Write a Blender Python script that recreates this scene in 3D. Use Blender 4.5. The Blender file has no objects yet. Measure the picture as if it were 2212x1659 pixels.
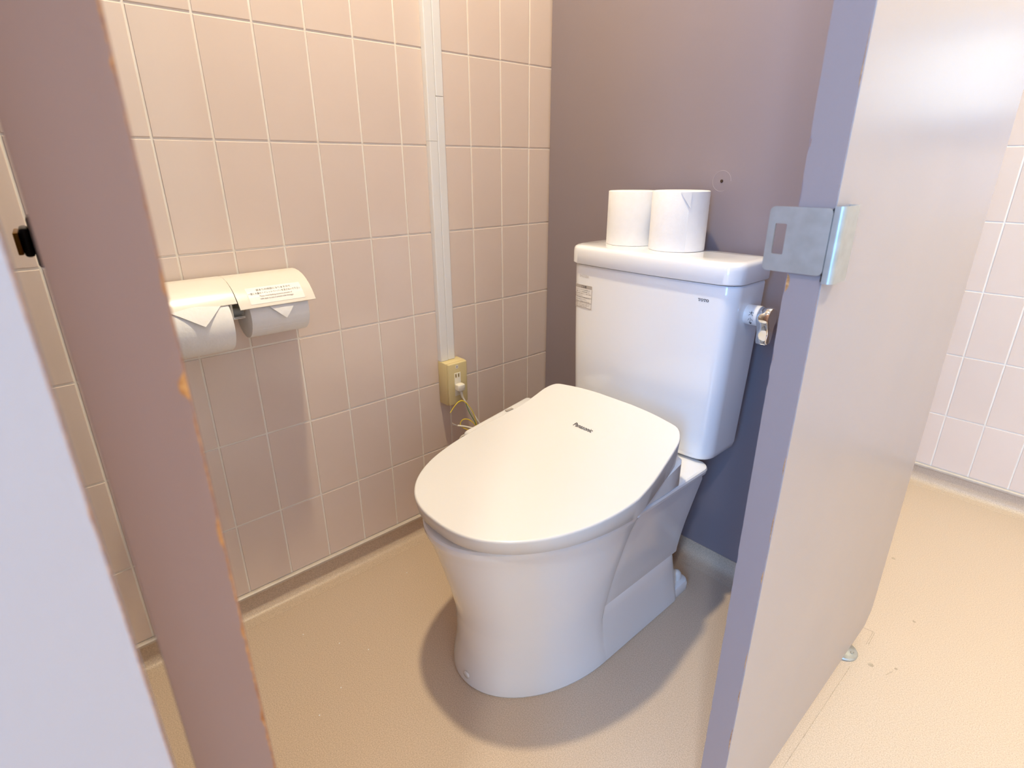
import bpy, bmesh, math, random
from mathutils import Vector, Matrix

random.seed(7)
S = bpy.context.scene
COL = S.collection
PI = math.pi

# ------------------------------------------------------------------ camera
cam_d = bpy.data.cameras.new('camera')
cam_d.sensor_width = 36.0
cam_d.lens = 19.597
cam_d.clip_start = 0.01
cam_d.dof.use_dof = True
cam_d.dof.focus_distance = 1.15
cam_d.dof.aperture_fstop = 8.0
cam = bpy.data.objects.new('camera', cam_d)
COL.objects.link(cam)
RT = Vector((0.67034186, 0.74204210, -0.00391259))
UP = Vector((-0.26563271, 0.24488239, 0.93245476))
FW = Vector((-0.69287881, 0.62402415, -0.36126557))
CP = Vector((1.19813, -0.14301, 0.99961))
cam.matrix_world = Matrix(((RT.x, UP.x, -FW.x, CP.x), (RT.y, UP.y, -FW.y, CP.y), (RT.z, UP.z, -FW.z, CP.z), (0, 0, 0, 1)))
S.camera = cam

# ------------------------------------------------------------------ world, light levels, exposure
W = bpy.data.worlds.new('world'); S.world = W; W.use_nodes = True
W.node_tree.nodes['Background'].inputs[0].default_value = (0.75, 0.86, 1.0, 1)
W.node_tree.nodes['Background'].inputs[1].default_value = 1.0
S.view_settings.view_transform = 'Standard'
S.view_settings.look = 'None'
S.view_settings.gamma = 1.0
S.view_settings.use_curve_mapping = False
S.view_settings.exposure = 0.06
S.cycles.use_denoising = True
S.cycles.max_bounces = 4
S.cycles.diffuse_bounces = 4
S.cycles.adaptive_min_samples = 16
S.cycles.glossy_bounces = 3
S.cycles.transmission_bounces = 1
S.cycles.use_adaptive_sampling = True
S.cycles.adaptive_threshold = 0.055
S.cycles.caustics_reflective = False

WARM = (1.0, 0.86, 0.59)      # stall lamp
ROOM_COL = (1.0, 0.90, 0.58)  # washroom lamp
FILL_COL = (1.0, 0.98, 0.95)  # neutral fill lamp added behind the camera
STALL_LAMP_W = 27.5
ROOM_LAMP_W = 42.0
FILL_LAMP_W = 16.0
WINDOW_SIDE = 24.0
WINDOW_FAR = 1.5
DAY = (0.14, 0.45, 1.0)

# ------------------------------------------------------------------ helpers
def link(name, me, mat=None, parent=None, label=None, cat=None, group=None, kind=None):
    o = bpy.data.objects.new(name, me)
    COL.objects.link(o)
    if mat is not None and me is not None and len(me.materials) == 0:
        me.materials.append(mat)
    if parent is not None:
        o.parent = parent
    if label: o['label'] = label
    if cat: o['category'] = cat
    if group: o['group'] = group
    if kind: o['kind'] = kind
    return o

def empty(name, loc, label=None, cat=None, group=None, kind=None):
    o = link(name, None, label=label, cat=cat, group=group, kind=kind)
    o.location = loc
    o.empty_display_size = 0.05
    return o

def put(o, parent):
    """parent keeping world coordinates (geometry is written in world coordinates)"""
    o.parent = parent
    off = Vector((0, 0, 0)); p = parent
    while p is not None:
        off += p.location; p = p.parent
    o.location = Vector(o.location) - off
    return o

def mesh(name, verts, faces, mat=None, parent=None, smooth=None, **kw):
    me = bpy.data.meshes.new(name)
    me.from_pydata([tuple(v) for v in verts], [], faces)
    me.update()
    bm = bmesh.new(); bm.from_mesh(me)
    bmesh.ops.recalc_face_normals(bm, faces=bm.faces)
    bm.to_mesh(me); bm.free()
    if smooth is not None:
        me.shade_smooth()
        me.set_sharp_from_angle(angle=math.radians(smooth))
    o = link(name, me, mat, **kw)
    if parent is not None: put(o, parent)
    return o

def bm_obj(name, bm, mat=None, parent=None, smooth=None, **kw):
    bmesh.ops.recalc_face_normals(bm, faces=bm.faces)
    me = bpy.data.meshes.new(name); bm.to_mesh(me); bm.free()
    if smooth is not None:
        me.shade_smooth(); me.set_sharp_from_angle(angle=math.radians(smooth))
    o = link(name, me, mat, **kw)
    if parent is not None: put(o, parent)
    return o

def box_bm(bm, x0, x1, y0, y1, z0, z1, bev=0.0, seg=2):
    m = bmesh.new()
    bmesh.ops.create_cube(m, size=1.0)
    for v in m.verts:
        v.co = Vector((x0 + (v.co.x + .5) * (x1 - x0), y0 + (v.co.y + .5) * (y1 - y0), z0 + (v.co.z + .5) * (z1 - z0)))
    if bev > 0:
        bmesh.ops.bevel(m, geom=list(m.edges), offset=bev, segments=seg, profile=0.5, affect='EDGES')
    t = bpy.data.meshes.new('t'); m.to_mesh(t); m.free()
    bm.from_mesh(t); bpy.data.meshes.remove(t)

def box(name, x0, x1, y0, y1, z0, z1, mat, parent=None, bev=0.0, seg=2, **kw):
    bm = bmesh.new(); box_bm(bm, x0, x1, y0, y1, z0, z1, bev, seg)
    return bm_obj(name, bm, mat, parent, smooth=40 if bev > 0 else None, **kw)

def loft(rings, cap0=True, cap1=True, closed=True):
    n = len(rings[0]); V = [p for r in rings for p in r]; F = []
    m = n if closed else n - 1
    for i in range(len(rings) - 1):
        for j in range(m):
            k = (j + 1) % n
            F.append((i * n + j, i * n + k, (i + 1) * n + k, (i + 1) * n + j))
    if cap0: F.append(tuple(range(n)))
    if cap1: F.append(tuple((len(rings) - 1) * n + j for j in range(n)))
    return V, F

def tube(name, pts, r, mat, parent=None, n=8, **kw):
    """smooth tube through points (Catmull-Rom)"""
    P = [Vector(p) for p in pts]
    Q = []
    for i in range(len(P) - 1):
        a, b, c, d = P[max(i - 1, 0)], P[i], P[i + 1], P[min(i + 2, len(P) - 1)]
        for s in range(6):
            t = s / 6
            Q.append(0.5 * ((2 * b) + (c - a) * t + (2 * a - 5 * b + 4 * c - d) * t * t + (3 * b - a - 3 * c + d) * t ** 3))
    Q.append(P[-1])
    rings = []; ref = Vector((0.31, 0.17, 0.93))
    for i, p in enumerate(Q):
        d = (Q[min(i + 1, len(Q) - 1)] - Q[max(i - 1, 0)]).normalized()
        u = d.cross(ref).normalized(); v = d.cross(u)
        rings.append([p + r * (math.cos(2 * PI * k / n) * u + math.sin(2 * PI * k / n) * v) for k in range(n)])
    V, F = loft(rings)
    return mesh(name, V, F, mat, parent, smooth=50, **kw)

def lathe(name, origin, axis, prof, mat, parent=None, n=32, smooth=40, **kw):
    """revolve profile [(radius, height along axis)] around axis through origin"""
    ax = Vector(axis).normalized(); o = Vector(origin)
    u = ax.orthogonal().normalized(); v = ax.cross(u)
    rings = [[o + ax * h + max(r, 1e-5) * (math.cos(2 * PI * k / n) * u + math.sin(2 * PI * k / n) * v) for k in range(n)] for r, h in prof]
    V, F = loft(rings)
    return mesh(name, V, F, mat, parent, smooth=smooth, **kw)

def rrect(hw, y0, y1, z, rf, rb, xc, bow=0.0, n=8):
    """rounded rectangle ring in plan; front is y0 with radius rf and bow, back y1 with radius rb"""
    P = []
    def arc(cx, cy, r, a0, a1):
        for i in range(n + 1):
            a = a0 + (a1 - a0) * i / n
            P.append([cx + r * math.cos(a), cy + r * math.sin(a)])
    m = 10
    arc(-hw + rf, y0 + rf, rf, PI, 1.5 * PI)
    for i in range(1, m): P.append([-hw + rf + 2 * (hw - rf) * i / m, y0])
    arc(hw - rf, y0 + rf, rf, 1.5 * PI, 2 * PI)
    arc(hw - rb, y1 - rb, rb, 0, .5 * PI)
    arc(-hw + rb, y1 - rb, rb, .5 * PI, PI)
    out = []
    for x, y in P:
        t = (y1 - y) / (y1 - y0)
        out.append(Vector((xc + x, y - bow * t * (1 - (x / hw) ** 2), z)))
    return out

def text_mesh(name, body, size, fn, mat, parent=None, align='LEFT', shear=0.0, offset=0.0, xs=1.0, spacing=1.0):
    """flat printed lettering: fn maps text plane (u, v) to a world point"""
    c = bpy.data.curves.new(name, 'FONT')
    c.body = body; c.size = size; c.align_x = align; c.shear = shear; c.offset = offset; c.space_character = spacing
    c.resolution_u = 3
    o = bpy.data.objects.new(name, c); COL.objects.link(o)
    dg = bpy.context.evaluated_depsgraph_get(); dg.update()
    me = bpy.data.meshes.new_from_object(o.evaluated_get(dg))
    bpy.data.objects.remove(o)
    me.materials.clear()
    for v in me.vertices:
        v.co = fn(v.co.x * xs, v.co.y)
    me.update()
    ob = link(name, me, mat)
    if parent is not None: put(ob, parent)
    return ob

# ------------------------------------------------------------------ materials
def srgb(r, g, b):
    f = lambda c: (c / 255 / 12.92) if c / 255 <= .04045 else ((c / 255 + .055) / 1.055) ** 2.4
    return (f(r), f(g), f(b), 1)

def mat(name, col, rough=.5, metal=0.0, coat=0.0, spec=.5, noise=None, bump=None, rand=0.0, emit=None):
    """noise=(scale, amount, second colour); bump=(scale, strength)"""
    m = bpy.data.materials.new(name); m.use_nodes = True
    N = m.node_tree.nodes; L = m.node_tree.links
    b = N['Principled BSDF']
    b.inputs['Base Color'].default_value = col
    b.inputs['Roughness'].default_value = rough
    b.inputs['Metallic'].default_value = metal
    b.inputs['Specular IOR Level'].default_value = spec
    b.inputs['Coat Weight'].default_value = coat
    b.inputs['Coat Roughness'].default_value = .04
    tc = N.new('ShaderNodeTexCoord')
    out = None
    if noise:
        t = N.new('ShaderNodeTexNoise'); t.inputs['Scale'].default_value = noise[0]; t.inputs['Detail'].default_value = 2
        L.new(tc.outputs['Object'], t.inputs['Vector'])
        r = N.new('ShaderNodeMapRange'); r.inputs[1].default_value = .35; r.inputs[2].default_value = .7
        r.inputs[3].default_value = 0; r.inputs[4].default_value = noise[1]
        L.new(t.outputs['Fac'], r.inputs[0])
        mx = N.new('ShaderNodeMix'); mx.data_type = 'RGBA'
        mx.inputs['A'].default_value = col; mx.inputs['B'].default_value = noise[2]
        L.new(r.outputs[0], mx.inputs['Factor'])
        out = mx.outputs['Result']
    if rand:
        oi = N.new('ShaderNodeObjectInfo')
        r = N.new('ShaderNodeMapRange'); r.inputs[3].default_value = 1 - rand; r.inputs[4].default_value = 1 + rand
        L.new(oi.outputs['Random'], r.inputs[0])
        hs = N.new('ShaderNodeHueSaturation')
        if out is not None: L.new(out, hs.inputs['Color'])
        else: hs.inputs['Color'].default_value = col
        L.new(r.outputs[0], hs.inputs['Value'])
        out = hs.outputs['Color']
    if out is not None: L.new(out, b.inputs['Base Color'])
    if bump:
        t = N.new('ShaderNodeTexNoise'); t.inputs['Scale'].default_value = bump[0]; t.inputs['Detail'].default_value = 1
        L.new(tc.outputs['Object'], t.inputs['Vector'])
        bp = N.new('ShaderNodeBump'); bp.inputs['Strength'].default_value = bump[1]; bp.inputs['Distance'].default_value = .001
        L.new(t.outputs['Fac'], bp.inputs['Height']); L.new(bp.outputs['Normal'], b.inputs['Normal'])
    if emit:
        b.inputs['Emission Color'].default_value = (*emit[0], 1); b.inputs['Emission Strength'].default_value = emit[1]
    return m

M_TILE = mat('glazed_tile', srgb(228, 209, 196), rough=.16, spec=.5, noise=(9, .35, srgb(223, 203, 189)), bump=(30, .03), rand=.012)
M_GROUT = mat('grout', srgb(244, 236, 224), rough=.7, noise=(14, .5, srgb(228, 216, 202)))
M_FLOOR = mat('vinyl_floor', srgb(214, 192, 168), rough=.42, noise=(480, 1.0, srgb(186, 163, 140)))
M_COVE = M_FLOOR
M_STRIP = mat('pale_strip', srgb(205, 192, 178), rough=.4, noise=(40, .4, srgb(180, 165, 150)))
M_MAUVE = mat('mauve_laminate', srgb(142, 129, 132), rough=.34, spec=.4, noise=(5, .4, srgb(137, 126, 131)), bump=(300, .03))
M_PALE = mat('pale_laminate', srgb(170, 156, 151), rough=.27, spec=.6, noise=(5, .4, srgb(162, 151, 149)), bump=(300, .02))
M_CORE = mat('chipboard', srgb(205, 150, 92), rough=.9, noise=(300, .9, srgb(150, 92, 50)))
M_CERAMIC = mat('white_ceramic', srgb(238, 238, 240), rough=.1, coat=.6, noise=(3, .2, srgb(236, 236, 238)))
M_PLASTIC = mat('white_plastic', srgb(224, 222, 220), rough=.2, noise=(3, .2, srgb(222, 220, 218)))
M_PLASTIC2 = mat('white_seat_plastic', srgb(232, 231, 231), rough=.28, noise=(3, .2, srgb(228, 227, 227)))
M_CREAM = mat('cream_plastic', srgb(222, 204, 152), rough=.38, noise=(12, .4, srgb(214, 194, 140)))
M_IVORY = mat('ivory_plastic', srgb(238, 232, 216), rough=.35, noise=(12, .3, srgb(232, 225, 208)))
M_COND = mat('white_conduit', srgb(236, 234, 232), rough=.35, noise=(8, .3, srgb(230, 228, 226)))
M_PAPER = mat('toilet_paper', srgb(240, 238, 236), rough=.95, spec=.1, noise=(60, .3, srgb(230, 228, 226)), bump=(180, .25))
M_PAPER2 = mat('embossed_paper', srgb(240, 238, 236), rough=.95, spec=.1, noise=(60, .3, srgb(230, 228, 226)))
_n = M_PAPER2.node_tree; _w = _n.nodes.new('ShaderNodeTexWave'); _w.inputs['Scale'].default_value = 75; _w.inputs['Distortion'].default_value = 3.0; _w.inputs['Detail Scale'].default_value = .6
_t = _n.nodes.new('ShaderNodeTexCoord'); _n.links.new(_t.outputs['Object'], _w.inputs['Vector'])
_b = _n.nodes.new('ShaderNodeBump'); _b.inputs['Strength'].default_value = .22; _b.inputs['Distance'].default_value = .001
_n.links.new(_w.outputs['Fac'], _b.inputs['Height']); _n.links.new(_b.outputs['Normal'], _n.nodes['Principled BSDF'].inputs['Normal'])
M_CARD = mat('cardboard', srgb(170, 140, 112), rough=.9, noise=(60, .5, srgb(150, 120, 95)))
M_COVER = mat('holder_cover', srgb(226, 219, 208), rough=.28, noise=(10, .3, srgb(222, 214, 202)))
M_GREY = mat('grey_bracket', srgb(176, 174, 168), rough=.4, noise=(30, .3, srgb(160, 158, 152)))
M_STEEL = mat('brushed_steel', srgb(186, 184, 176), rough=.36, metal=.6, noise=(70, .5, srgb(165, 160, 148)), bump=(140, .05))
M_CHROME = mat('chrome', srgb(235, 235, 235), rough=.05, metal=1.0, noise=(3, .1, srgb(230, 230, 230)))
M_BLACK = mat('black_plastic', srgb(20, 18, 18), rough=.3, noise=(30, .4, srgb(28, 26, 25)))
M_BRASS = mat('brass', srgb(176, 126, 44), rough=.35, metal=.8, noise=(60, .4, srgb(140, 96, 34)))
M_INK = mat('ink', srgb(52, 48, 48), rough=.6, noise=(60, .3, srgb(58, 54, 54)))
M_INKL = mat('faint_ink', srgb(120, 104, 98), rough=.7, noise=(60, .3, srgb(125, 110, 104)))
M_INKF = mat('faded_mark', srgb(196, 188, 183), rough=.4, noise=(60, .3, srgb(206, 200, 196)))
M_LABEL = mat('label_paper', srgb(240, 236, 232), rough=.4, noise=(40, .2, srgb(234, 228, 222)))
M_LABELG = mat('label_grey', srgb(178, 170, 164), rough=.4, noise=(40, .2, srgb(172, 164, 158)))
M_DARK = mat('dark_hole', srgb(60, 42, 28), rough=.9, noise=(60, .3, srgb(50, 34, 22)))
M_WIRE = mat('white_wire', srgb(238, 232, 220), rough=.4, noise=(60, .2, srgb(232, 226, 214)))
M_YEL = mat('yellow_wire', srgb(232, 205, 60), rough=.4, noise=(60, .2, srgb(225, 196, 50)))
M_GREEN = mat('green_wire', srgb(60, 140, 70), rough=.4, noise=(60, .2, srgb(55, 130, 64)))
M_CEIL = mat('ceiling_paint', srgb(238, 236, 230), rough=.9, noise=(3, .3, srgb(232, 230, 224)))
M_SCRATCH = mat('scratch', srgb(182, 168, 170), rough=.6, noise=(60, .3, srgb(195, 182, 180)))
M_SEAM = mat('seam_dirt', srgb(170, 150, 127), rough=.8, noise=(160, .8, srgb(205, 186, 163)))
M_ALU = mat('aluminium', srgb(205, 206, 208), rough=.4, metal=.8, noise=(30, .2, srgb(195, 196, 198)))
M_PANE = mat('frosted_daylight', srgb(235, 240, 245), rough=.6, emit=(DAY, WINDOW_SIDE))
M_PANE2 = mat('frosted_daylight_far', srgb(235, 240, 245), rough=.6, emit=((.85, .93, 1.0), WINDOW_FAR))
M_LENS = mat('lamp_lens', srgb(255, 240, 220), rough=.5, emit=(WARM, 20.0))

M_LENS.cycles.emission_sampling = 'NONE'
M_PANE.cycles.emission_sampling = 'FRONT'
M_PANE2.cycles.emission_sampling = 'FRONT'

# ------------------------------------------------------------------ room shell
ROOM_X, Y0, YF, H = 3.0, -1.8, 1.989, 2.45
floor = mesh('floor', [(0, Y0, 0), (ROOM_X, Y0, 0), (ROOM_X, YF, 0), (0, YF, 0), (0, Y0, -.05), (ROOM_X, Y0, -.05), (ROOM_X, YF, -.05), (0, YF, -.05)],
             [(0, 1, 2, 3), (4, 5, 6, 7), (0, 1, 5, 4), (1, 2, 6, 5), (2, 3, 7, 6), (3, 0, 4, 7)], M_FLOOR, kind='structure',
             label='beige speckled vinyl sheet floor', cat='floor')
box('ceiling', -.1, ROOM_X + .1, Y0 - .1, YF + .1, H, H + .08, M_CEIL, kind='structure', label='off-white ceiling above the stall', cat='ceiling')
wl = box('wall_left', -.1, 0.0, Y0, YF, -.05, H, M_GROUT, kind='structure', label='pale pink tiled wall beside the toilet', cat='wall')
wb = box('wall_back', -.1, ROOM_X + .1, YF, YF + .1, -.05, H, M_GROUT, kind='structure', label='pale pink tiled wall seen past the stall on the right', cat='wall')
box('wall_right', ROOM_X, ROOM_X + .1, Y0, YF, -.05, H, M_CEIL, kind='structure', label='painted wall across the washroom, out of frame', cat='wall')
# front wall (behind the camera) with a window opening
WX0, WX1, WZ0, WZ1 = 1.35, 2.15, .6, 2.2
bm = bmesh.new()
box_bm(bm, -.1, WX0, Y0 - .1, Y0, -.05, H)
box_bm(bm, WX1, ROOM_X + .1, Y0 - .1, Y0, -.05, H)
box_bm(bm, WX0, WX1, Y0 - .1, Y0, -.05, WZ0)
box_bm(bm, WX0, WX1, Y0 - .1, Y0, WZ1, H)
bm_obj('wall_front', bm, M_CEIL, kind='structure', label='painted wall with the daylight window behind the camera', cat='wall')

def window(name, wall_y, sgn, a0, a1, z0, z1, pane_mat, label):
    """aluminium window lying in a wall of constant y; sgn points into the room"""
    w = empty(name, ((a0 + a1) / 2, wall_y, z0), label, 'window', kind='structure')
    def bx(n, u0, u1, d0, d1, c0, c1, m):
        ya, yb = sorted((wall_y + sgn * d0, wall_y + sgn * d1))
        return box(n, u0, u1, ya, yb, c0, c1, m, w, bev=.003 if m is M_ALU else 0)
    t, d0, d1 = .04, .0018, .03
    bx('frame', a0, a0 + t, d0, d1, z0, z1, M_ALU); bx('frame', a1 - t, a1, d0, d1, z0, z1, M_ALU)
    bx('frame', a0 + t, a1 - t, d0, d1, z0, z0 + t, M_ALU); bx('frame', a0 + t, a1 - t, d0, d1, z1 - t, z1, M_ALU)
    mid = (a0 + a1) / 2
    bx('mullion', mid - .02, mid + .02, d0, d1, z0 + t, z1 - t, M_ALU)
    bx('pane', a0 + t, mid - .02, .012, .016, z0 + t, z1 - t, pane_mat)
    bx('pane', mid + .02, a1 - t, .012, .016, z0 + t, z1 - t, pane_mat)
    return w
window('window_1', Y0, 1, WX0, WX1, WZ0, WZ1, M_PANE, 'frosted window giving cool daylight to the washroom')
window('window_2', YF, -1, 1.15, 1.50, 1.10, 1.38, M_PANE2, 'frosted window in the far tiled wall')

# ceiling lamps
def downlight(x, y, power, size, color, label):
    t = empty('downlight', (x, y, H), label, 'lamp', group='ceiling downlights')
    lathe('trim_ring', (x, y, H - .012), (0, 0, 1), [(.052, .012), (.075, .012), (.075, .004), (.07, 0), (.056, 0), (.052, .006)], M_ALU, t)
    lathe('lens', (x, y, H - .006), (0, 0, 1), [(.0, 0), (.05, 0), (.05, .004), (0, .004)], M_LENS, t)
    ld = bpy.data.lights.new('downlight_light', 'AREA'); ld.shape = 'DISK'; ld.size = size; ld.energy = power; ld.color = color
    lo = bpy.data.objects.new('lamp_light', ld); COL.objects.link(lo); lo.location = (x, y, H - .014); put(lo, t)
downlight(.43, .40, STALL_LAMP_W, .085, WARM, 'warm ceiling downlight above the toilet')
downlight(1.70, 1.30, ROOM_LAMP_W, .1, ROOM_COL, 'warm ceiling downlight near the far tiled wall')

downlight(1.55, -.75, FILL_LAMP_W, .1, FILL_COL, 'white fill downlight added behind the camera')  # unseen lamp, added to brighten the front of the bowl

# ------------------------------------------------------------------ tiles (100 x 200 mm, one object each)
TT = .0014
def tile_mesh(name, w, h):
    """tile lying in local yz with its face towards +x; origin at its lower left back corner"""
    g, b = .0020, .0009
    def ring(i, x): return [(x, g + i, g + i), (x, w - g - i, g + i), (x, w - g - i, h - g - i), (x, g + i, h - g - i)]
    V = ring(0, 0) + ring(0, TT - b) + ring(b * .35, TT - b * .25) + ring(b * 1.2, TT)
    F = []
    for k in range(3):
        for j in range(4):
            F.append((k * 4 + j, k * 4 + (j + 1) % 4, k * 4 + 4 + (j + 1) % 4, k * 4 + 4 + j))
    F.append((12, 13, 14, 15))
    me = bpy.data.meshes.new(name); me.from_pydata(V, [], F); me.update()
    me.materials.append(M_TILE)
    return me
TM = {}
def tile_at(parent, x, y, z, w, h, rot=0.0):
    k = (round(w, 4), round(h, 4))
    if k not in TM: TM[k] = tile_mesh('tile', w, h)
    o = bpy.data.objects.new('tile', TM[k]); COL.objects.link(o)
    o.location = (x, y, z)
    o.rotation_euler = (random.uniform(-.0008, .0008), random.uniform(-.0012, .0012), rot + random.uniform(-.0015, .0015))
    o.parent = parent
    return o
ZB = .067
rows = [(ZB, .25)] + [(.25 + .2 * k, .45 + .2 * k) for k in range(11)]
def stuff_tiles(parent, cells, rot):
    V, F = [], []
    for (x, y, z, w, h) in cells:
        k = (round(w, 4), round(h, 4))
        if k not in TM: TM[k] = tile_mesh('tile', w, h)
        b = len(V); M = Matrix.Rotation(rot, 3, 'Z')
        for v in TM[k].vertices: V.append(M @ v.co + Vector((x, y, z)))
        for p in TM[k].polygons: F.append(tuple(b + i for i in p.vertices))
    mesh('tile_field', V, F, M_TILE, parent, kind='stuff')
rest = []
ys = [round(Y0 + .1 * i, 3) for i in range(0, 38)]
for z0, z1 in rows:
    h = min(z1, H) - z0
    for y in ys:
        w = min(.1, YF - y)
        if w < .01: continue
        if -.45 < y < 1.09: tile_at(wl, 0, y, z0, w, h)
        else: rest.append((0, y, z0, w, h))
stuff_tiles(wl, rest, 0)
# far wall: grid phase x = .918 + k * .1 ; tiles face -y (local y runs along +x)
rest = []
for z0, z1 in rows:
    h = min(z1, H) - z0
    k = -10
    while True:
        x = .918 + .1 * k; k += 1
        if x > ROOM_X - .01: break
        if x < -.02: continue
        x0 = max(x, .006); x1 = min(x + .1, ROOM_X)
        if x0 > 1.14 and x1 < 1.51 and z0 > 1.09 and z1 < 1.39: continue
        if .70 < x0 < 1.75: tile_at(wb, x0, YF, z0, x1 - x0, h, -PI / 2)
        else: rest.append((x0, YF, z0, x1 - x0, h))
stuff_tiles(wb, rest, -PI / 2)

# ------------------------------------------------------------------ coved vinyl skirting
def cove_profile(hh, r, d):
    """(distance from wall, height) from the top of the upstand to the floor"""
    P = [(0.0, hh), (d, hh), (d, r + .004)]
    for i in range(1, 7):
        a = i / 6 * PI / 2
        P.append((d + r - r * math.cos(a), r + .002 - (r) * math.sin(a)))
    P.append((d + r + .02, .0003))
    P.append((d + r + .02, -.01)); P.append((0.0, -.01))
    return P
def cove(name, a, b, nrm, hh, r, d, label, strip=True):
    a, b, n = Vector(a), Vector(b), Vector(nrm)
    pr = cove_profile(hh, r, d)
    V, F = loft([[p + n * u + Vector((0, 0, v)) for u, v in pr] for p in (a, b)])
    o = mesh(name, V, F, M_COVE, smooth=40, kind='structure', label=label, cat='skirting')
    if strip:
        pr2 = [(0.001, hh - .001), (.0092, hh - .001), (.0098, hh + .0045), (.0062, hh + .0070), (0.001, hh + .0075)]
        V, F = loft([[p + n * u + Vector((0, 0, v)) for u, v in pr2] for p in (a, b)])
        mesh('cap_strip', V, F, M_STRIP, o)
    return o
cove('baseboard_left', (0, Y0, 0), (0, 1.078, 0), (1, 0, 0), .060, .02, .0012, 'coved vinyl skirting below the left tiled wall')
cove('baseboard_back', (0, YF, 0), (ROOM_X, YF, 0), (0, -1, 0), .060, .02, .0012, 'coved vinyl skirting below the far tiled wall')

# floor seam and patch beside the front panel
def strip_on_floor(name, p, q, w, m=M_SEAM, z=.0004):
    p, q = Vector((*p, z)), Vector((*q, z)); t = (q - p).normalized(); n = Vector((-t.y, t.x, 0)) * w / 2
    V = [p - n, q - n, q + n, p + n]
    V = V + [v - Vector((0, 0, z + .0005)) for v in V]
    return mesh(name, V, [(0, 1, 2, 3), (4, 5, 6, 7), (0, 1, 5, 4), (1, 2, 6, 5), (2, 3, 7, 6), (3, 0, 4, 7)], m, floor)
strip_on_floor('seam', (1.014, .45), (1.017, .992), .0011)
strip_on_floor('seam', (1.019, 1.085), (1.018, 1.136), .0012)
strip_on_floor('seam', (.985, 1.131), (1.018, 1.136), .0012)
strip_on_floor('seam', (1.023, 1.088), (1.021, 1.136), .0012)
for (px, py, rr) in ((.968, 1.466, .005), (1.072, 1.242, .0035), (1.085, 1.058, .003), (1.045, 1.03, .006)):
    lathe('scuff', (px, py, 0), (0, 0, 1), [(0, .0003), (rr, .0003), (rr, .0)], M_SEAM, floor, n=9)
strip_on_floor('scuff', (1.075, 1.025), (1.082, 1.045), .0015)
for (px, py) in ((.22, .21), (.28, .25), (.14, .16), (.33, .16), (.12, .45), (.36, .10)):
    lathe('paper_fleck', (px, py, 0), (0, 0, 1), [(0, .0006), (.0014, .0006), (.0016, 0)], M_PAPER, floor, n=6)

# ------------------------------------------------------------------ partitions
def jag_strip(name, org, u, v, width, length, th, nrm, jag0, jag1, mtl, parent, step, chips0=(), chips1=(), seed=1):
    """thin sheet: u across (width), v along (length); ragged borders on both long sides"""
    rnd = random.Random(seed)
    org, u, v, nrm = Vector(org), Vector(u), Vector(v), Vector(nrm)
    n = int(length / step)
    A, B = [], []
    a = b = 0.0
    for i in range(n + 1):
        t = length * i / n
        a = .55 * a + .45 * abs(rnd.gauss(0, 1)) * jag0
        b = .55 * b + .45 * abs(rnd.gauss(0, 1)) * jag1
        ca = sum(d * math.exp(-((t - c) / s) ** 4) for c, s, d in chips0)
        cb = sum(d * math.exp(-((t - c) / s) ** 4) for c, s, d in chips1)
        A.append(org + v * t + u * (a + ca)); B.append(org + v * t + u * (width - b - cb))
    V = A + B + [p + nrm * th for p in A] + [p + nrm * th for p in B]
    m = n + 1; F = []
    for i in range(n):
        F += [(i, i + 1, m + i + 1, m + i), (2 * m + i, 2 * m + i + 1, 3 * m + i + 1, 3 * m + i),
              (i, i + 1, 2 * m + i + 1, 2 * m + i), (m + i, m + i + 1, 3 * m + i + 1, 3 * m + i)]
    F += [(0, m, 3 * m, 2 * m), (n, m + n, 3 * m + n, 2 * m + n)]
    return mesh(name, V, F, mtl, parent)

M_EDGE = mat('edge_tape', srgb(150, 131, 125), rough=.36, spec=.4, noise=(6, .4, srgb(148, 130, 126)), bump=(300, .03))
PT = 2.05      # top of the partitions
XI, XO = .9700, 1.0035   # inner and outer faces of the front panels
# --- partition behind the toilet
pb = empty('partition_panel', (.5, 1.095, 0), 'mauve laminate partition standing behind the toilet tank', 'partition')
box('core', .006, .969, 1.0795, 1.1095, .04, PT - .001, M_CORE, pb)
box('face_sheet', .0055, .9695, 1.078, 1.0793, .04, PT, M_MAUVE, pb)
box('face_sheet', .0055, .9695, 1.1097, 1.111, .04, PT, M_MAUVE, pb)
box('plinth', .03, .95, 1.083, 1.106, .0, .0402, M_MAUVE, pb)
hole = lathe('screw_hole', (.537, 1.0775, .971), (0, -1, 0), [(0, .0012), (.0028, .0012), (.0034, .0003), (.0034, -.001)], M_DARK, pb, n=14)
ring = []
for i in range(49):
    a = 2 * PI * i / 48
    ring.append((.537 + .0215 * math.cos(a), 1.0779, .971 + .0215 * math.sin(a)))
tube('ring_mark', ring[:40], .00035, M_SCRATCH, pb, n=4)
cv = cove('trim_1', (.004, 1.0782, 0), (.9695, 1.0782, 0), (0, -1, 0), .042, .026, .002, 'coved vinyl upstand along the back partition', strip=False)

# --- front panel on the right (its ragged edge faces the doorway)
pf = empty('partition_panel', (.987, .8, 0), 'pale front panel on the right with a mauve chipped edge and a steel latch keeper', 'partition')
PB, YN, YE = .028, .4265, 1.137
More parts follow.
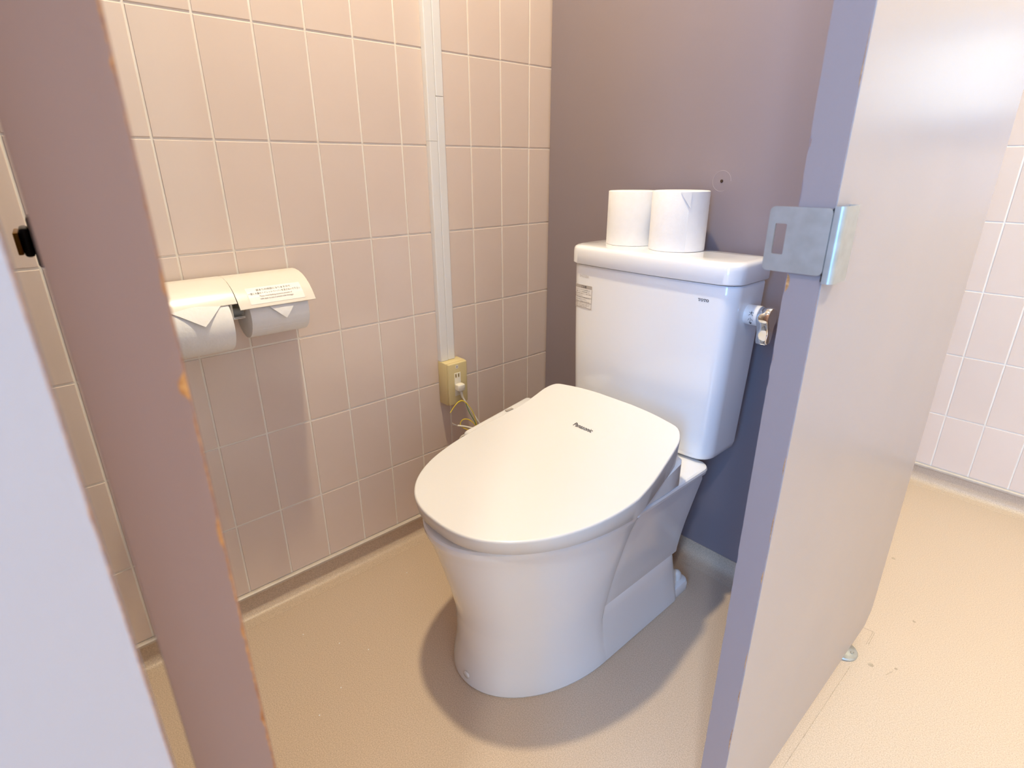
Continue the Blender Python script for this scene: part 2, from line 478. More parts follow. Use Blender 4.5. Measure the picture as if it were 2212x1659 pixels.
# core with a chamfered rear bottom corner
def side_poly(y0, y1, zb, zt): return [(y0, zb), (y1 - .03, zb), (y1 - .004, zb + .024), (y1, zb + .04), (y1, zt), (y0, zt)]
def slab(name, x0, x1, poly, m, parent):
    V, F = loft([[Vector((x, y, z)) for y, z in poly] for x in (x0, x1)])
    return mesh(name, V, F, m, parent)
slab('core', XI + .001, XO - .001, side_poly(YN + .0006, YE - .0005, PB + .0006, PT - .001), M_CORE, pf)
slab('face_sheet', XO - .001, XO, side_poly(YN + .0014, YE, PB, PT), M_PALE, pf)
slab('face_sheet', XI, XI + .001, side_poly(YN + .0014, YE, PB, PT), M_MAUVE, pf)
chL = [(1.02 - PB, .006, .0016), (.965 - PB + .012, .012, .0012), (.893 - PB, .009, .0042), (.815 - PB, .006, .0014), (.79 - PB, .005, .0012),
       (.31 - PB, .004, .0013), (.56 - PB, .006, .001), (.25 - PB, .004, .0012), (.45 - PB, .008, .0008)]
chR = [(.42 - PB, .012, .0009), (.36 - PB, .01, .001), (.62 - PB, .015, .0009), (.55 - PB, .008, .0012), (.28 - PB, .02, .001), (1.08 - PB, .02, .0006), (.7 - PB, .01, .0008)]
jag_strip('edge_band', (XI, YN, PB), (1, 0, 0), (0, 0, 1), XO - XI - .0006, PT - PB, .0007, (0, 1, 0), 0.00025, .0003, M_EDGE, pf, .003, chL, chR, seed=3)
box('edge_band', XI, XO, YE, YE + .0006, PB + .04, PT, M_MAUVE, pf)
# foot
for fy in (1.025, .55):
    ft = lathe('foot', (.9905, fy, 0), (0, 0, 1), [(0, .0), (.0285, .0), (.0295, .0035), (.0275, .0065), (.010, .008), (.009, .0085), (.009, .028), (0, .028)], M_STEEL, pf, n=36)
    lathe('screw', (1.0085, fy + .002, .0068), (0, 0, 1), [(.0042, 0), (.0042, .0012), (.003, .0016), (.0014, .0010), (0, .0008)], M_STEEL, ft, n=14)
# latch keeper: slotted plate across the edge plus a bent cover over the outer face
def plate_xz(name, y0, y1, outer, inner, m, parent):
    """flat plate in xz with a hole; outer/inner have the same count"""
    n = len(outer)
    V = [(x, y0, z) for x, z in outer] + [(x, y0, z) for x, z in inner] + [(x, y1, z) for x, z in outer] + [(x, y1, z) for x, z in inner]
    F = []
    for i in range(n):
        j = (i + 1) % n
        F += [(i, j, n + j, n + i), (2 * n + i, 2 * n + j, 3 * n + j, 3 * n + i), (i, j, 2 * n + j, 2 * n + i), (n + i, n + j, 3 * n + j, 3 * n + i)]
    return mesh(name, V, F, m, parent, smooth=30)
def rr2(x0, x1, z0, z1, r, n=5):
    P = []
    for cx, cz, a0 in ((x0 + r, z0 + r, PI), (x1 - r, z0 + r, 1.5 * PI), (x1 - r, z1 - r, 0), (x0 + r, z1 - r, .5 * PI)):
        for i in range(n + 1):
            a = a0 + .5 * PI * i / n
            P.append((cx + r * math.cos(a), cz + r * math.sin(a)))
    return P
kp = plate_xz('keeper_plate', YN - .0040, YN - .0022, rr2(.9465, 1.0035, .9035, .9645, .005), rr2(.9535, .9645, .9200, .9488, .0012), M_STEEL, pf)
kp['label'] = 'slotted steel keeper plate'
# bent cover: profile in xy, extruded in z
prof = [(1.0040, YN - .0032)]
cx, cy, r = 1.0085, YN + .0018, .005
for i in range(9):
    a = -PI / 2 + PI / 2 * i / 8
    prof.append((cx + r * math.cos(a), cy + r * math.sin(a)))
prof += [(1.0135, YN + .030), (1.0128, YN + .0335), (1.0110, YN + .0345), (1.0035, YN + .0345)]
inn = [(1.0040, YN - .0014)] + [(cx + (r - .0018) * math.cos(-PI / 2 + PI / 2 * i / 8), cy + (r - .0018) * math.sin(-PI / 2 + PI / 2 * i / 8)) for i in range(9)] + [(1.0117, YN + .0295), (1.0112, YN + .0318), (1.0105, YN + .0325), (1.0035, YN + .0325)]
full = prof + inn[::-1]
zr = [(.8968, .0012), (.8985, 0), (.9648, 0), (.9665, .0012)]
V, F = loft([[Vector((x, y, z)) for x, y in full] for z, _ in zr])
mesh('keeper_cover', V, F, M_STEEL, pf, smooth=35)
box('gap_strip', 1.0028, 1.0046, YN - .0030, YN - .0004, .8985, .9648, M_BLACK, pf)  # black strip for the dark gap between plate and bent cover
box('keeper_backing', .9705, 1.0025, YN - .0021, YN - .0003, .9045, .9635, M_BLACK, pf)

# --- front panel on the left, close to the camera
pl_ = empty('partition_panel', (.987, -.6, 0), 'pale bluish front panel close to the camera at the left edge', 'partition')
YL = -.1412
box('core', XI + .001, XO - .001, -1.05, YL - .0006, PB, PT - .001, M_CORE, pl_)
jag_strip('face_sheet', (XO - .001, -1.05, PB), (0, 1, 0), (0, 0, 1), -.1421 + 1.05, PT - PB, .001, (1, 0, 0), 0, .00010, M_PALE, pl_, .002,
          chips1=[(.62 - PB, .003, .0003), (.9 - PB, .003, .0002), (.75 - PB, .004, .0002)], seed=9)
box('face_sheet', XI, XI + .001, -1.05, YL - .0008, PB, PT, M_MAUVE, pl_)
box('edge_band', XI, XO - .0012, YL - .0006, YL, PB, PT, M_MAUVE, pl_)
for fy in (-.25, -.95):
    lathe('foot', (.987, fy, 0), (0, 0, 1), [(0, 0), (.0285, 0), (.0295, .0035), (.0275, .0065), (.01, .008), (.009, .0085), (.009, .028), (0, .028)], M_STEEL, pl_, n=24)
# side partition closing the stall on the far left (out of frame)
ps = empty('partition_panel', (.5, -1.06, 0), 'mauve side partition of the stall behind the open door', 'partition')
box('core', .006, 1.0025, -1.082, -1.053, .05, PT - .001, M_CORE, ps)
box('face_sheet', .0055, 1.003, -1.0528, -1.0515, .05, PT, M_MAUVE, ps)
box('face_sheet', .0055, 1.003, -1.0835, -1.0822, .05, PT, M_MAUVE, ps)
box('plinth', .03, .95, -1.08, -1.056, 0, .0502, M_MAUVE, ps)

# --- stall door, swung inwards: its hinge edge faces the camera
dr = empty('stall_door', (.9645, -.134, 0), 'mauve stall door swung inward, its chipped narrow edge facing us', 'door')
DX0, DX1, DY0, DY1, DZ0, DZ1 = .415, .9645, -.1340, -.1016, .06, 2.0
M_DOOR = mat('warm_lit_mauve_laminate', srgb(150, 121, 114), rough=.34, spec=.4, noise=(6, .4, srgb(145, 116, 109)), bump=(300, .03))  # mauve laminate; brown cast of the light put into its colour
box('core', DX0 + .001, DX1 - .0006, DY0 + .0008, DY1 - .0002, DZ0 + .001, DZ1 - .001, M_CORE, dr)
box('face_sheet', DX0, DX1 - .002, DY1 - .0002, DY1 + .0004, DZ0, DZ1, M_DOOR, dr)
box('face_sheet', DX0, DX1 - .0004, DY0, DY0 + .0008, DZ0, DZ1, M_DOOR, dr)
jag_strip('edge_band', (DX1 - .0006, DY0 + .0002, DZ0), (0, 1, 0), (0, 0, 1), DY1 - DY0 - .0004, DZ1 - DZ0, .0006, (1, 0, 0), .00004, .00045, M_DOOR, dr, .0014,
          chips1=[(.922 - DZ0, .0045, .0028), (.75 - DZ0, .115, .0004), (1.03 - DZ0, .002, .0007), (.962 - DZ0, .004, .0006), (.905 - DZ0, .004, .0005), (.8545 - DZ0, .006, .0011), (.80 - DZ0, .004, .0007), (.745 - DZ0, .004, .0007)], seed=21)
box('edge_band', DX0 - .0006, DX0, DY0, DY1, DZ0, DZ1, M_DOOR, dr)
# black slide latch on the hidden face near the free edge
lt = box('latch', .425, .475, DY0 - .0100, DY0, .909, .958, M_BLACK, dr, bev=.003)
lt['label'] = 'black slide latch with brass bolt'
box('latch_body', .430, .470, DY0 - .0182, DY0 - .0100, .9195, .9475, M_BLACK, lt, bev=.003)
box('bolt', .422, .478, DY0 - .0225, DY0 - .0182, .9230, .9440, M_BRASS, lt, bev=.001)
for hz in (.25, 1.75):
    lathe('hinge', (.972, -.1375, hz), (0, 0, 1), [(0, 0), (.0030, 0), (.0030, .07), (0, .07)], M_STEEL, dr, n=16)
dr.rotation_euler.z = math.radians(-3.1)

# ------------------------------------------------------------------ toilet
XC = .4915
T = empty('toilet', (XC, .65, 0), 'white ceramic toilet with closed bidet-seat lid and square tank', 'toilet')
def interp(tab, z, k):
    for i in range(len(tab) - 1):
        if z <= tab[i + 1][0] or i == len(tab) - 2:
            a, b = tab[i], tab[i + 1]; t = (z - a[0]) / (b[0] - a[0])
            t = min(max(t, 0), 1); return a[k] + (b[k] - a[k]) * t
# z, half width front, front y, end-of-front y, rear half width, rear y
BT = [(0.0, .1645, .3590, .612, .1640, .905),
      (.004, .1662, .3568, .612, .1660, .907),
      (.020, .1650, .3585, .611, .1645, .905),
      (.045, .1605, .3640, .608, .1610, .902),
      (.080, .1580, .3685, .604, .1585, .897),
      (.120, .1572, .3690, .600, .1545, .890),
      (.140, .1580, .3680, .603, .1528, .886),
      (.150, .1586, .3670, .604, 0.1475, .885),
      (.180, .1608, .3620, .609, 0.1490, .886),
      (.210, .1640, .3550, .614, 0.1540, .888),
      (.245, .1692, .3460, .619, 0.1590, .891),
      (.280, .1752, .3365, .624, 0.1640, .895),
      (.310, .1808, .3280, .628, 0.1690, .898),
      (.340, .1872, .3190, .632, 0.1710, .902),
      (.352, .1908, .3140, .633, 0.1715, .904),
      (.3655, .1949, .3085, .634, 0.1720, .906),
      (.368, .1957, .3075, .634, .1930, .908),
      (.374, .1970, .3058, .635, .1975, .911),
      (.381, .1970, .3058, .636, .1985, .911),
      (.3855, .1945, .3085, .636, .1970, .909),
      (.3875, .1880, .3155, .636, .1930, .905)]
rings = []
for z, a, f, ye, wr, yr in BT:
    half = []
    n = 22
    for i in range(n + 1):
        th = PI / 2 * i / n
        half.append((a * math.sin(th), ye - (ye - f) * math.cos(th)))
    half.append((a - .0005, ye + .0025)); half.append((wr + (a - wr) * .1, ye + .0065)); half.append((wr, ye + .010))
    for i in range(1, 7): half.append((wr, ye + .010 + (yr - .03 - ye - .010) * i / 6))
    for i in range(1, 6):
        t = PI / 2 * i / 5; half.append((wr - .03 + .03 * math.cos(t), yr - .03 + .03 * math.sin(t)))
    rr_ = [(x, y) for x, y in half] + [(0, yr)]
    ringv = [Vector((XC + x, y, z)) for x, y in rr_] + [Vector((XC - x, y, z)) for x, y in half[::-1][:-1]]
    rings.append(ringv)
V, F = loft(rings)
bowl = mesh('bowl', V, F, M_CERAMIC, T, smooth=26)
# side cover plates
for s in (1, -1):
    nu, nv = 14, 14
    G = []
    for layer in (0.0046, -.001):
        for j in range(nv + 1):
            tz = j / nv
            z = .1425 + (.3600 - .1425) * tz
            ye = interp(BT, z, 3) + .0085; yr = interp(BT, z, 5) - .002 + (.012 * max(0, tz - .4))
            wr = interp([r for r in BT if r[0] not in (.140,)], z, 4)
            wr = .1480 + (.1795 - .1480) * tz ** 1.15
            for i in range(nu + 1):
                t = i / nu
                y = ye + (yr - ye) * t
                zz = z
                # rounded upper corners
                c = .022
                if tz > .8:
                    dz = (z - (.3600 - c)) / c
                    if dz > 0:
                        ins = c * (1 - math.sqrt(max(0, 1 - dz * dz)))
                        y = (ye + ins) + (yr - ins * .5 - ye - ins) * t
                edge = min(i, nu - i, j, nv - j)
                off = layer - (.0012 if (edge == 0 and layer > 0) else 0)
                fall = (1 - 0.0)
                G.append(Vector((XC + s * (wr + off * fall), y, zz)))
    m = (nu + 1) * (nv + 1); F = []
    idx = lambda l, j, i: l * m + j * (nu + 1) + i
    for l in (0, 1):
        for j in range(nv):
            for i in range(nu):
                F.append((idx(l, j, i), idx(l, j, i + 1), idx(l, j + 1, i + 1), idx(l, j + 1, i)))
    for i in range(nu):
        F.append((idx(0, 0, i), idx(0, 0, i + 1), idx(1, 0, i + 1), idx(1, 0, i)))
        F.append((idx(0, nv, i), idx(0, nv, i + 1), idx(1, nv, i + 1), idx(1, nv, i)))
    for j in range(nv):
        F.append((idx(0, j, 0), idx(0, j + 1, 0), idx(1, j + 1, 0), idx(1, j, 0)))
        F.append((idx(0, j, nu), idx(0, j + 1, nu), idx(1, j + 1, nu), idx(1, j, nu)))
    mesh('side_cover', G, F, M_CERAMIC, T, smooth=40)
# rear foot and bolt caps
V, F = loft([rrect(hw, .86, yb, z, .02, .018, XC) for hw, yb, z in ((.160, .951, 0), (.1615, .953, .004), (.1615, .953, .022), (.159, .950, .029), (.152, .944, .032))])
mesh('rear_foot', V, F, M_CERAMIC, T, smooth=40)
for s in (1, -1):
    lathe('bolt_cap', (XC + s * .137, .925, .030), (0, 0, 1), [(.0125, 0), (.0125, .012), (.0115, .018), (.008, .023), (.003, .0255), (0, .026)], M_PLASTIC, T, n=20)
# round cap on the front left of the base
th = math.radians(1.5)
nx, ny = math.sin(th), -math.cos(th)
zc = .0225
a_, f_, ye_ = interp(BT, zc, 1), interp(BT, zc, 2), interp(BT, zc, 3)
pc = Vector((XC + a_ * math.sin(th), ye_ - (ye_ - f_) * math.cos(th), zc))
nv_ = Vector((math.sin(th) / a_, -math.cos(th) / (ye_ - f_), 0.0)).normalized() + Vector((0, 0, -.12))
lathe('front_cap', pc - nv_ * .002, nv_, [(.0085, 0), (.0085, .0026), (.0075, .0038), (.005, .0046), (0, .005)], M_PLASTIC, T, n=24)

# seat ring, bidet unit, lid
def lid_half(scale=0.0, yr=.792, hwx=.2155):
    P = []
    n = 30
    for i in range(n + 1):
        th = PI / 2 * (i / n)
        s = math.sin(th) ** .82
        P.append(((hwx - scale) * s, .60 - (.60 - .3035 - scale) * math.cos(th)))
    ctrl = [(hwx, .60), (hwx - .006, .65), (hwx - .015, .70), (hwx - .0215, .742), (hwx - .028, .767), (hwx - .045, .785), (hwx - .075, .791), (hwx - .12, .796), (hwx - .17, .7985)]
    Q = [Vector((x, y, 0)) for x, y in ctrl]
    for i in range(len(Q) - 1):
        a, b, c, d = Q[max(i - 1, 0)], Q[i], Q[i + 1], Q[min(i + 2, len(Q) - 1)]
        for s in (1, 2, 3):
            t = s / 3
            p = 0.5 * ((2 * b) + (c - a) * t + (2 * a - 5 * b + 4 * c - d) * t * t + (3 * b - a - 3 * c + d) * t ** 3)
            P.append((p.x - scale * (1 if p.x > .08 else .2), p.y - scale * max(0, (p.y - .74) / .055)))
    return P
def zt(y):
    t = (y - .3035) / .49
    return .4300 + .014 * t + .072 * max(t, 0) ** 4.3
def zbt(y): return .4020 + (0 if y < .615 else (min(y, .792) - .615) / .18 * .044)
XL = XC + .0065   # the lid sits a touch to the right on the bowl
def full(half, zf, dz=0.0):
    R = [Vector((XL + x, y, zf(y) + dz)) for x, y in half]
    L = [Vector((XL - x, y, zf(y) + dz)) for x, y in half[::-1][:-1]]
    return R + L
H0 = lid_half()
rings = [full(lid_half(.012), zbt, .0015), full(lid_half(.0050), zbt, 0), full(lid_half(.0040), zbt, .0008), full(H0, lambda y: zt(y), -.0050), full(lid_half(.0002), zt, -.0026), full(lid_half(.0011), zt, -.0009), full(lid_half(.0026), zt, -.0001), full(lid_half(.0034), zt, 0)]
base = lid_half(.0034)
for k in (.985, .94, .82, .65, .45, .22):
    R = []
    for p in full(base, zt, 0):
        x = XL + (p.x - XL) * k; y = .56 + (p.y - .56) * k
        R.append(Vector((x, y, zt(y) + .007 * (1 - k * k))))
    rings.append(R)
V, F = loft(rings)
lid = mesh('seat_lid', V, F, M_PLASTIC, T, smooth=45)
def lid_pt(u, v):
    # lettering frame on the lid: starts at the P, runs along +x
    x = .4650 + u; y = .6950 + v
    k = min(1.0, max(abs(x - XL) / .2, abs(y - .56) / .25))
    return Vector((x, y, zt(y) + .007 * (1 - k * k) + .0012))
text_mesh('lid_lettering', 'Panasonic', .0150, lid_pt, M_INK, lid, offset=.00015, shear=.12, xs=.88)
# seat ring under the lid
def inset(hlf, d): return [(max(0, x - d) if x > 0 else 0, y + (d if y < .45 else (d * (.6 - y) / .15 if y < .6 else 0))) for x, y in hlf]
hs = [p for p in inset(lid_half(), .020)]
V, F = loft([full(hs, lambda y: .3860), full(hs, lambda y: .4045)])
mesh('seat_ring', V, F, M_PLASTIC2, T, smooth=40)
# bidet unit behind, visible below the rising lid edge
def unit_half(hw, yr):
    P = [(0, .60)]
    P += [(hw - .03, .60), (hw - .008, .606), (hw, .62), (hw, .68), (hw, .74), (hw - .001, .775), (hw - .007, .787), (hw - .02, .794), (hw - .05, yr), (hw - .12, yr)]
    return P
rg = []
for d, z in ((.003, .3865), (0, .390)):
    rg.append(full(unit_half(.192 - d, .797), lambda y, z=z: z))
rg.append(full(unit_half(.192, .797), lambda y: zbt(y) - .0015))
rg.append(full(unit_half(.186, .793), lambda y: zbt(y) + .0005))
V, F = loft(rg)
unit = mesh('bidet_unit', V, F, M_PLASTIC2, T, smooth=40)
# operating arm on the wall side
bm = bmesh.new()
box_bm(bm, -.045, .045, 0, .245, 0, .030, bev=.011, seg=3)
for v in bm.verts:
    v.co = Matrix.Rotation(math.radians(8), 3, 'Z') @ v.co + Vector((.286, .566, .394 + v.co.y * .05))
    
bm_obj('operating_arm', bm, M_PLASTIC2, T, smooth=40)
box('arm_button', .235, .243, .70, .722, .4325, .4338, M_LABELG, T)

# tank
XT = XC - .0055
TR = [(.180, .905, 1.005, .3915), (.1885, .897, 1.012, .3935), (.1935, .8925, 1.016, .400), (.1955, .8905, 1.018, .412), (.2015, .8885, 1.0195, .58), (.2068, .8872, 1.020, .76), (.2070, .8875, 1.020, .7795), (.2055, .889, 1.019, .7835)]
rings = [rrect(hw + .0055, y0, y1, z, .030, .016, XT, bow=.011) for hw, y0, y1, z in TR]
V, F = loft(rings)
tank = mesh('tank', V, F, M_CERAMIC, T, smooth=40)
LR = [(.2035, .889, 1.020, .7850), (.2105, .8815, 1.0245, .7862), (.2120, .8798, 1.0255, .7885), (.2120, .8798, 1.0258, .8130), (.2112, .8805, 1.0255, .8205), (.2092, .8824, 1.0245, .8252), (.2055, .8862, 1.0220, .8278), (.199, .893, 1.016, .8293), (.15, .92, .99, .8296)]
V, F = loft([rrect(hw + .0055, y0, y1, z, .034, .018, XT, bow=.012) for hw, y0, y1, z in LR])
mesh('tank_lid', V, F, M_CERAMIC, T, smooth=40)

def tank_pt(u, z, off=.0006):
    # point on the bowed tank front at horizontal offset u from the centre
    hw = .0055 + interp([(r[3], r[0], r[1]) for r in TR], z, 1); y0 = interp([(r[3], r[0], r[1]) for r in TR], z, 2)
    rf = .030; d = max(0.0, abs(u) - (hw - rf)); d = min(d, rf * .999)
    return Vector((XT + u - math.copysign(off * d / rf, -u), y0 + rf - math.sqrt(rf * rf - d * d) - .011 * (1 - (u / hw) ** 2) - off, z))
# slab-serif TOTO mark
def poly_mesh(name, polys, fn, m, parent):
    V, F = [], []
    for P in polys:
        b = len(V); V += [fn(x, y) for x, y in P]; F.append(tuple(range(b, b + len(P))))
    return mesh(name, V, F, m, parent)
def ring_quads(cx, cy, rx, ry, tx, ty, n=20):
    Q = []
    for i in range(n):
        a, b = 2 * PI * i / n, 2 * PI * (i + 1) / n
        Q.append([(cx + rx * math.cos(a), cy + ry * math.sin(a)), (cx + rx * math.cos(b), cy + ry * math.sin(b)),
                  (cx + (rx - tx) * math.cos(b), cy + (ry - ty) * math.sin(b)), (cx + (rx - tx) * math.cos(a), cy + (ry - ty) * math.sin(a))])
    return Q
def tee(x):
    return [[(x, .85), (x + .9, .85), (x + .9, 1), (x, 1)], [(x, .62), (x + .13, .62), (x + .13, .86), (x, .86)], [(x + .77, .62), (x + .9, .62), (x + .9, .86), (x + .77, .86)],
            [(x + .34, .0), (x + .56, .0), (x + .56, .86), (x + .34, .86)], [(x + .2, 0), (x + .7, 0), (x + .7, .14), (x + .2, .14)]]
pp = tee(0) + ring_quads(1.38, .5, .46, .52, .24, .16) + tee(1.9) + ring_quads(3.28, .5, .46, .52, .24, .16)
poly_mesh('tank_lettering', pp, lambda x, y: tank_pt(.1385 + x * .00605,   .7480 + y * .0056), M_INK, tank)
text_mesh('model_mark', 'SH232BA', .0088, lambda u, v: tank_pt(-.1810 + u, .7545 + v), M_INKF, tank, xs=.88)
# warning sticker
def rect_grid(fn, u0, u1, z0, z1, nu=8):
    V, F = [], []
    for i in range(nu + 1):
        u = u0 + (u1 - u0) * i / nu
        V += [fn(u, z0), fn(u, z1)]
    for i in range(nu): F.append((2 * i, 2 * i + 2, 2 * i + 3, 2 * i + 1))
    return V, F
SU, SZ = -.1985, .7365
def stick(u, z, off): 
    return tank_pt(SU + u, SZ + z, off)
V, F = rect_grid(lambda u, z: stick(u, z, .0004), .0, .062, -.058, 0)
stk = mesh('warning_sticker', V, F, M_LABEL, T, label='white warning sticker with grey header')
V, F = rect_grid(lambda u, z: stick(u, z, .0006), .0, .060, -.0085, -.0005)
mesh('sticker_header', V, F, M_LABELG, stk)
text_mesh('sticker_text', 'ご注意', .0062, lambda u, v: stick(.0235 + u, -.0070 + v, .0009), M_INK, stk)
text_mesh('sticker_text', '2', .012, lambda u, v: stick(.0012 + u, -.030 + v, .0009), M_INKL, stk, xs=.8)
LINES = ['タンクふたやタンクの内部の部品には、', '薬剤・アルコール系洗剤を使用しない', '部品の破損の原因になり、水漏れや故障の', 'おそれがあります。', 'タンクふたやタンクに寄りかかったり、', '強い力を加えないでください。', 'けがやタンク破損のおそれがあります。']
for i, t in enumerate(LINES):
    text_mesh('sticker_text', t, .0031, lambda u, v, i=i: stick(.0075 + u, -.0136 - i * .0047 + v, .0009), M_INK if i in (0, 1, 4, 5) else M_INKL, stk, xs=.86)
for i, t in enumerate(['取扱説明書をよくお読みのうえ、正しくお使いください。', '点検・修理は、お買い上げの販売店にご相談ください。', 'ご不明な点は、お客様相談室にお問い合わせ']):
    text_mesh('sticker_text', t, .0029, lambda u, v, i=i: stick(.0020 + u, -.0466 - i * .0038 + v, .0009), M_INKL, stk, xs=.74)
def line_on_sticker(u0, z0, u1, z1, w=.0004):
    if abs(u1 - u0) > abs(z1 - z0): V, F = rect_grid(lambda u, z: stick(u, z, .0009), u0, u1, z0 - w, z0 + w)
    else: V, F = rect_grid(lambda u, z: stick(u, z, .0009), u0 - w, u0 + w, z0, z1, 1)
    mesh('sticker_rule', V, F, M_INKL, stk)
line_on_sticker(.0, -.0558, .0595, -.0558); line_on_sticker(.0595, -.0558, .0595, -.0085); line_on_sticker(.0006, -.0558, .0006, -.0085)
line_on_sticker(.007, -.0302, .0595, -.0302); line_on_sticker(.0, -.0425, .0595, -.0425)

# flush lever on the right side of the tank
LV = empty('flush_lever', (.697, .953, .722)); LV.parent = T; LV.location = Vector((.697, .953, .722)) - T.location
LY, LZ = .953, .7215
col_ = lathe('lever_collar', (.690, LY, LZ), (1, 0, 0), [(0, 0), (.0205, 0), (.0205, .0335), (.0195, .0345), (0, .0345)], M_PLASTIC, LV, n=40)
# chrome cap with a tapering tail pointing down (profile in yz, extruded along x)
def lever_ring(x, k):
    P = []
    R0 = .0208 * k
    for i in range(25):
        a = math.radians(-28 + (236 * i / 24))
        P.append((R0 * math.cos(a), R0 * math.sin(a)))
    P += [(-.0128 * k, -.021 * k), (-.0092 * k, -.034 * k), (-.0085 * k, -.050 * k), (-.0060 * k, -.0545 * k), (.0060 * k, -.0545 * k), (.0085 * k, -.050 * k), (.0092 * k, -.034 * k), (.0128 * k, -.021 * k)]
    return [Vector((x, LY + p, LZ + q)) for p, q in P]
V, F = loft([lever_ring(.7245, .97), lever_ring(.7255, 1.0), lever_ring(.7440, 1.0), lever_ring(.7475, .96), lever_ring(.7490, .86)])
knob = mesh('lever_knob', V, F, M_CHROME, LV, smooth=35)
def collar_pt(u, v, r=.0207):
    # u runs around the collar (towards the camera side), v along x
    a = PI + u / r
    return a
def on_collar(u, v):
    # reading position: letters stand on the camera-facing (front) side of the collar
    a = math.radians(196) - v / .0208
    return Vector((.7075 + u, LY + .0209 * math.cos(a), LZ + .0209 * math.sin(a)))
text_mesh('lever_print', '大', .0105, lambda u, v: on_collar(u, v + .0095), M_INK, LV)
text_mesh('lever_print', '小', .0105, lambda u, v: on_collar(u, v - .0035), M_INK, LV)
poly_mesh('lever_print', [[(.0015, -.0060), (.0085, -.0060), (.005, -.0115)]], on_collar, M_INK, LV)

# ------------------------------------------------------------------ toilet rolls standing on the tank
def roll(name, origin, axis, r, w, label, group, pm=None):
    t = empty(name, origin, label, 'toilet roll', group)
    b = .0022
    lathe('paper', origin, axis, [(.0195, 0), (r - b, 0), (r - b * .3, b * .3), (r, b), (r, w * .5), (r, w - b), (r - b * .3, w - b * .3), (r - b, w), (.0195, w)], pm or M_PAPER, t, n=56)
    lathe('core', origin, axis, [(.0178, .001), (.0192, .001), (.0192, w - .001), (.0178, w - .001)], M_CARD, t, n=28)
    return t
def hollow_fix(o):
    pass
TZ = .8296
r1 = roll('toilet_roll', (.3715, .9860, TZ), (0, 0, 1), .0570, .1200, 'spare toilet roll on the tank, the left and rear one', 'spare rolls on the tank')
r2 = roll('toilet_roll', (.5000, .9800, TZ), (0, 0, 1), .0605, .1235, 'spare toilet roll on the tank with a torn loose flap, the right one', 'spare rolls on the tank')
def cyl_patch(name, c, r, th, a0, a1, z0, z1, parent, na=8, lift=0.0, tri=False):
    """curved paper sheet on a standing roll"""
    V, F = [], []
    for lay in (0, 1):
        for i in range(na + 1):
            t = i / na; a = a0 + (a1 - a0) * t
            rr = r + (th if lay else 0) + lift * t
            zb = z0 if not tri else z0 + (z1 - z0) * (1 - t)
            V += [(c[0] + rr * math.cos(a), c[1] + rr * math.sin(a), zb), (c[0] + rr * math.cos(a), c[1] + rr * math.sin(a), z1)]
    m = 2 * (na + 1)
    for l in (0, 1):
        for i in range(na): F.append((l * m + 2 * i, l * m + 2 * i + 2, l * m + 2 * i + 3, l * m + 2 * i + 1))
    for i in range(na):
        F.append((2 * i, 2 * i + 2, m + 2 * i + 2, m + 2 * i)); F.append((2 * i + 1, 2 * i + 3, m + 2 * i + 3, m + 2 * i + 1))
    F += [(0, 1, m + 1, m), (2 * na, 2 * na + 1, m + 2 * na + 1, m + 2 * na)]
    return mesh(name, V, F, M_PAPER, parent, smooth=40)
va = math.radians(-58)   # direction from roll towards the camera
cyl_patch('loose_end', (.5000, .9800), .0607, .0008, va + .30, va + 1.3, TZ + .001, TZ + .1225, r2, na=14)
cyl_patch('torn_flap', (.5000, .9800), .0610, .0010, va - .02, va + .34, TZ + .090, TZ + .1222, r2, na=6, tri=True, lift=.0015)
cyl_patch('loose_end', (.3715, .9860), .0572, .0007, va - 1.55, va - 2.6, TZ + .0, TZ + .1195, r1, na=14, lift=.002)

# ------------------------------------------------------------------ double paper holder on the tiles
hd = empty('paper_holder', (.005, .155, .70), 'cream double toilet paper holder with two curved covers on the tiled wall', 'paper holder')
WX = TT + .0003
box('back_plate', WX, WX + .014, .004, .308, .722, .802, M_GREY, hd, bev=.003)
CPF = [(.012, .8062), (.028, .8068), (.045, .8050), (.062, .8005), (.077, .7935), (.090, .7845), (.101, .7735), (.108, .7640), (.1125, .7575)]
def cover(y0, y1, dz, ext, label):
    P = [(x, z + dz * (x / .1125) ** 1.5) for x, z in CPF]
    if ext: P = [(x * 1.03, z) for x, z in P]
    n = len(P); outer = []; inner = []
    for i, (x, z) in enumerate(P):
        a, b = P[max(i - 1, 0)], P[min(i + 1, n - 1)]
        tx, tz = b[0] - a[0], b[1] - a[1]; l = math.hypot(tx, tz)
        nx_, nz_ = tz / l, -tx / l
        outer.append((x, z)); inner.append((x + nx_ * .0022, z + nz_ * .0022))
    sec = outer + inner[::-1]
    V, F = loft([[Vector((x, y, z)) for x, z in sec] for y in (y0, y1)])
    o = mesh('cover', V, F, M_COVER, hd, smooth=30)
    return o, P
cvl, _ = cover(.006, .1572, .0125, False, '')
cvr, PR = cover(.1602, .3040, .0, True, '')
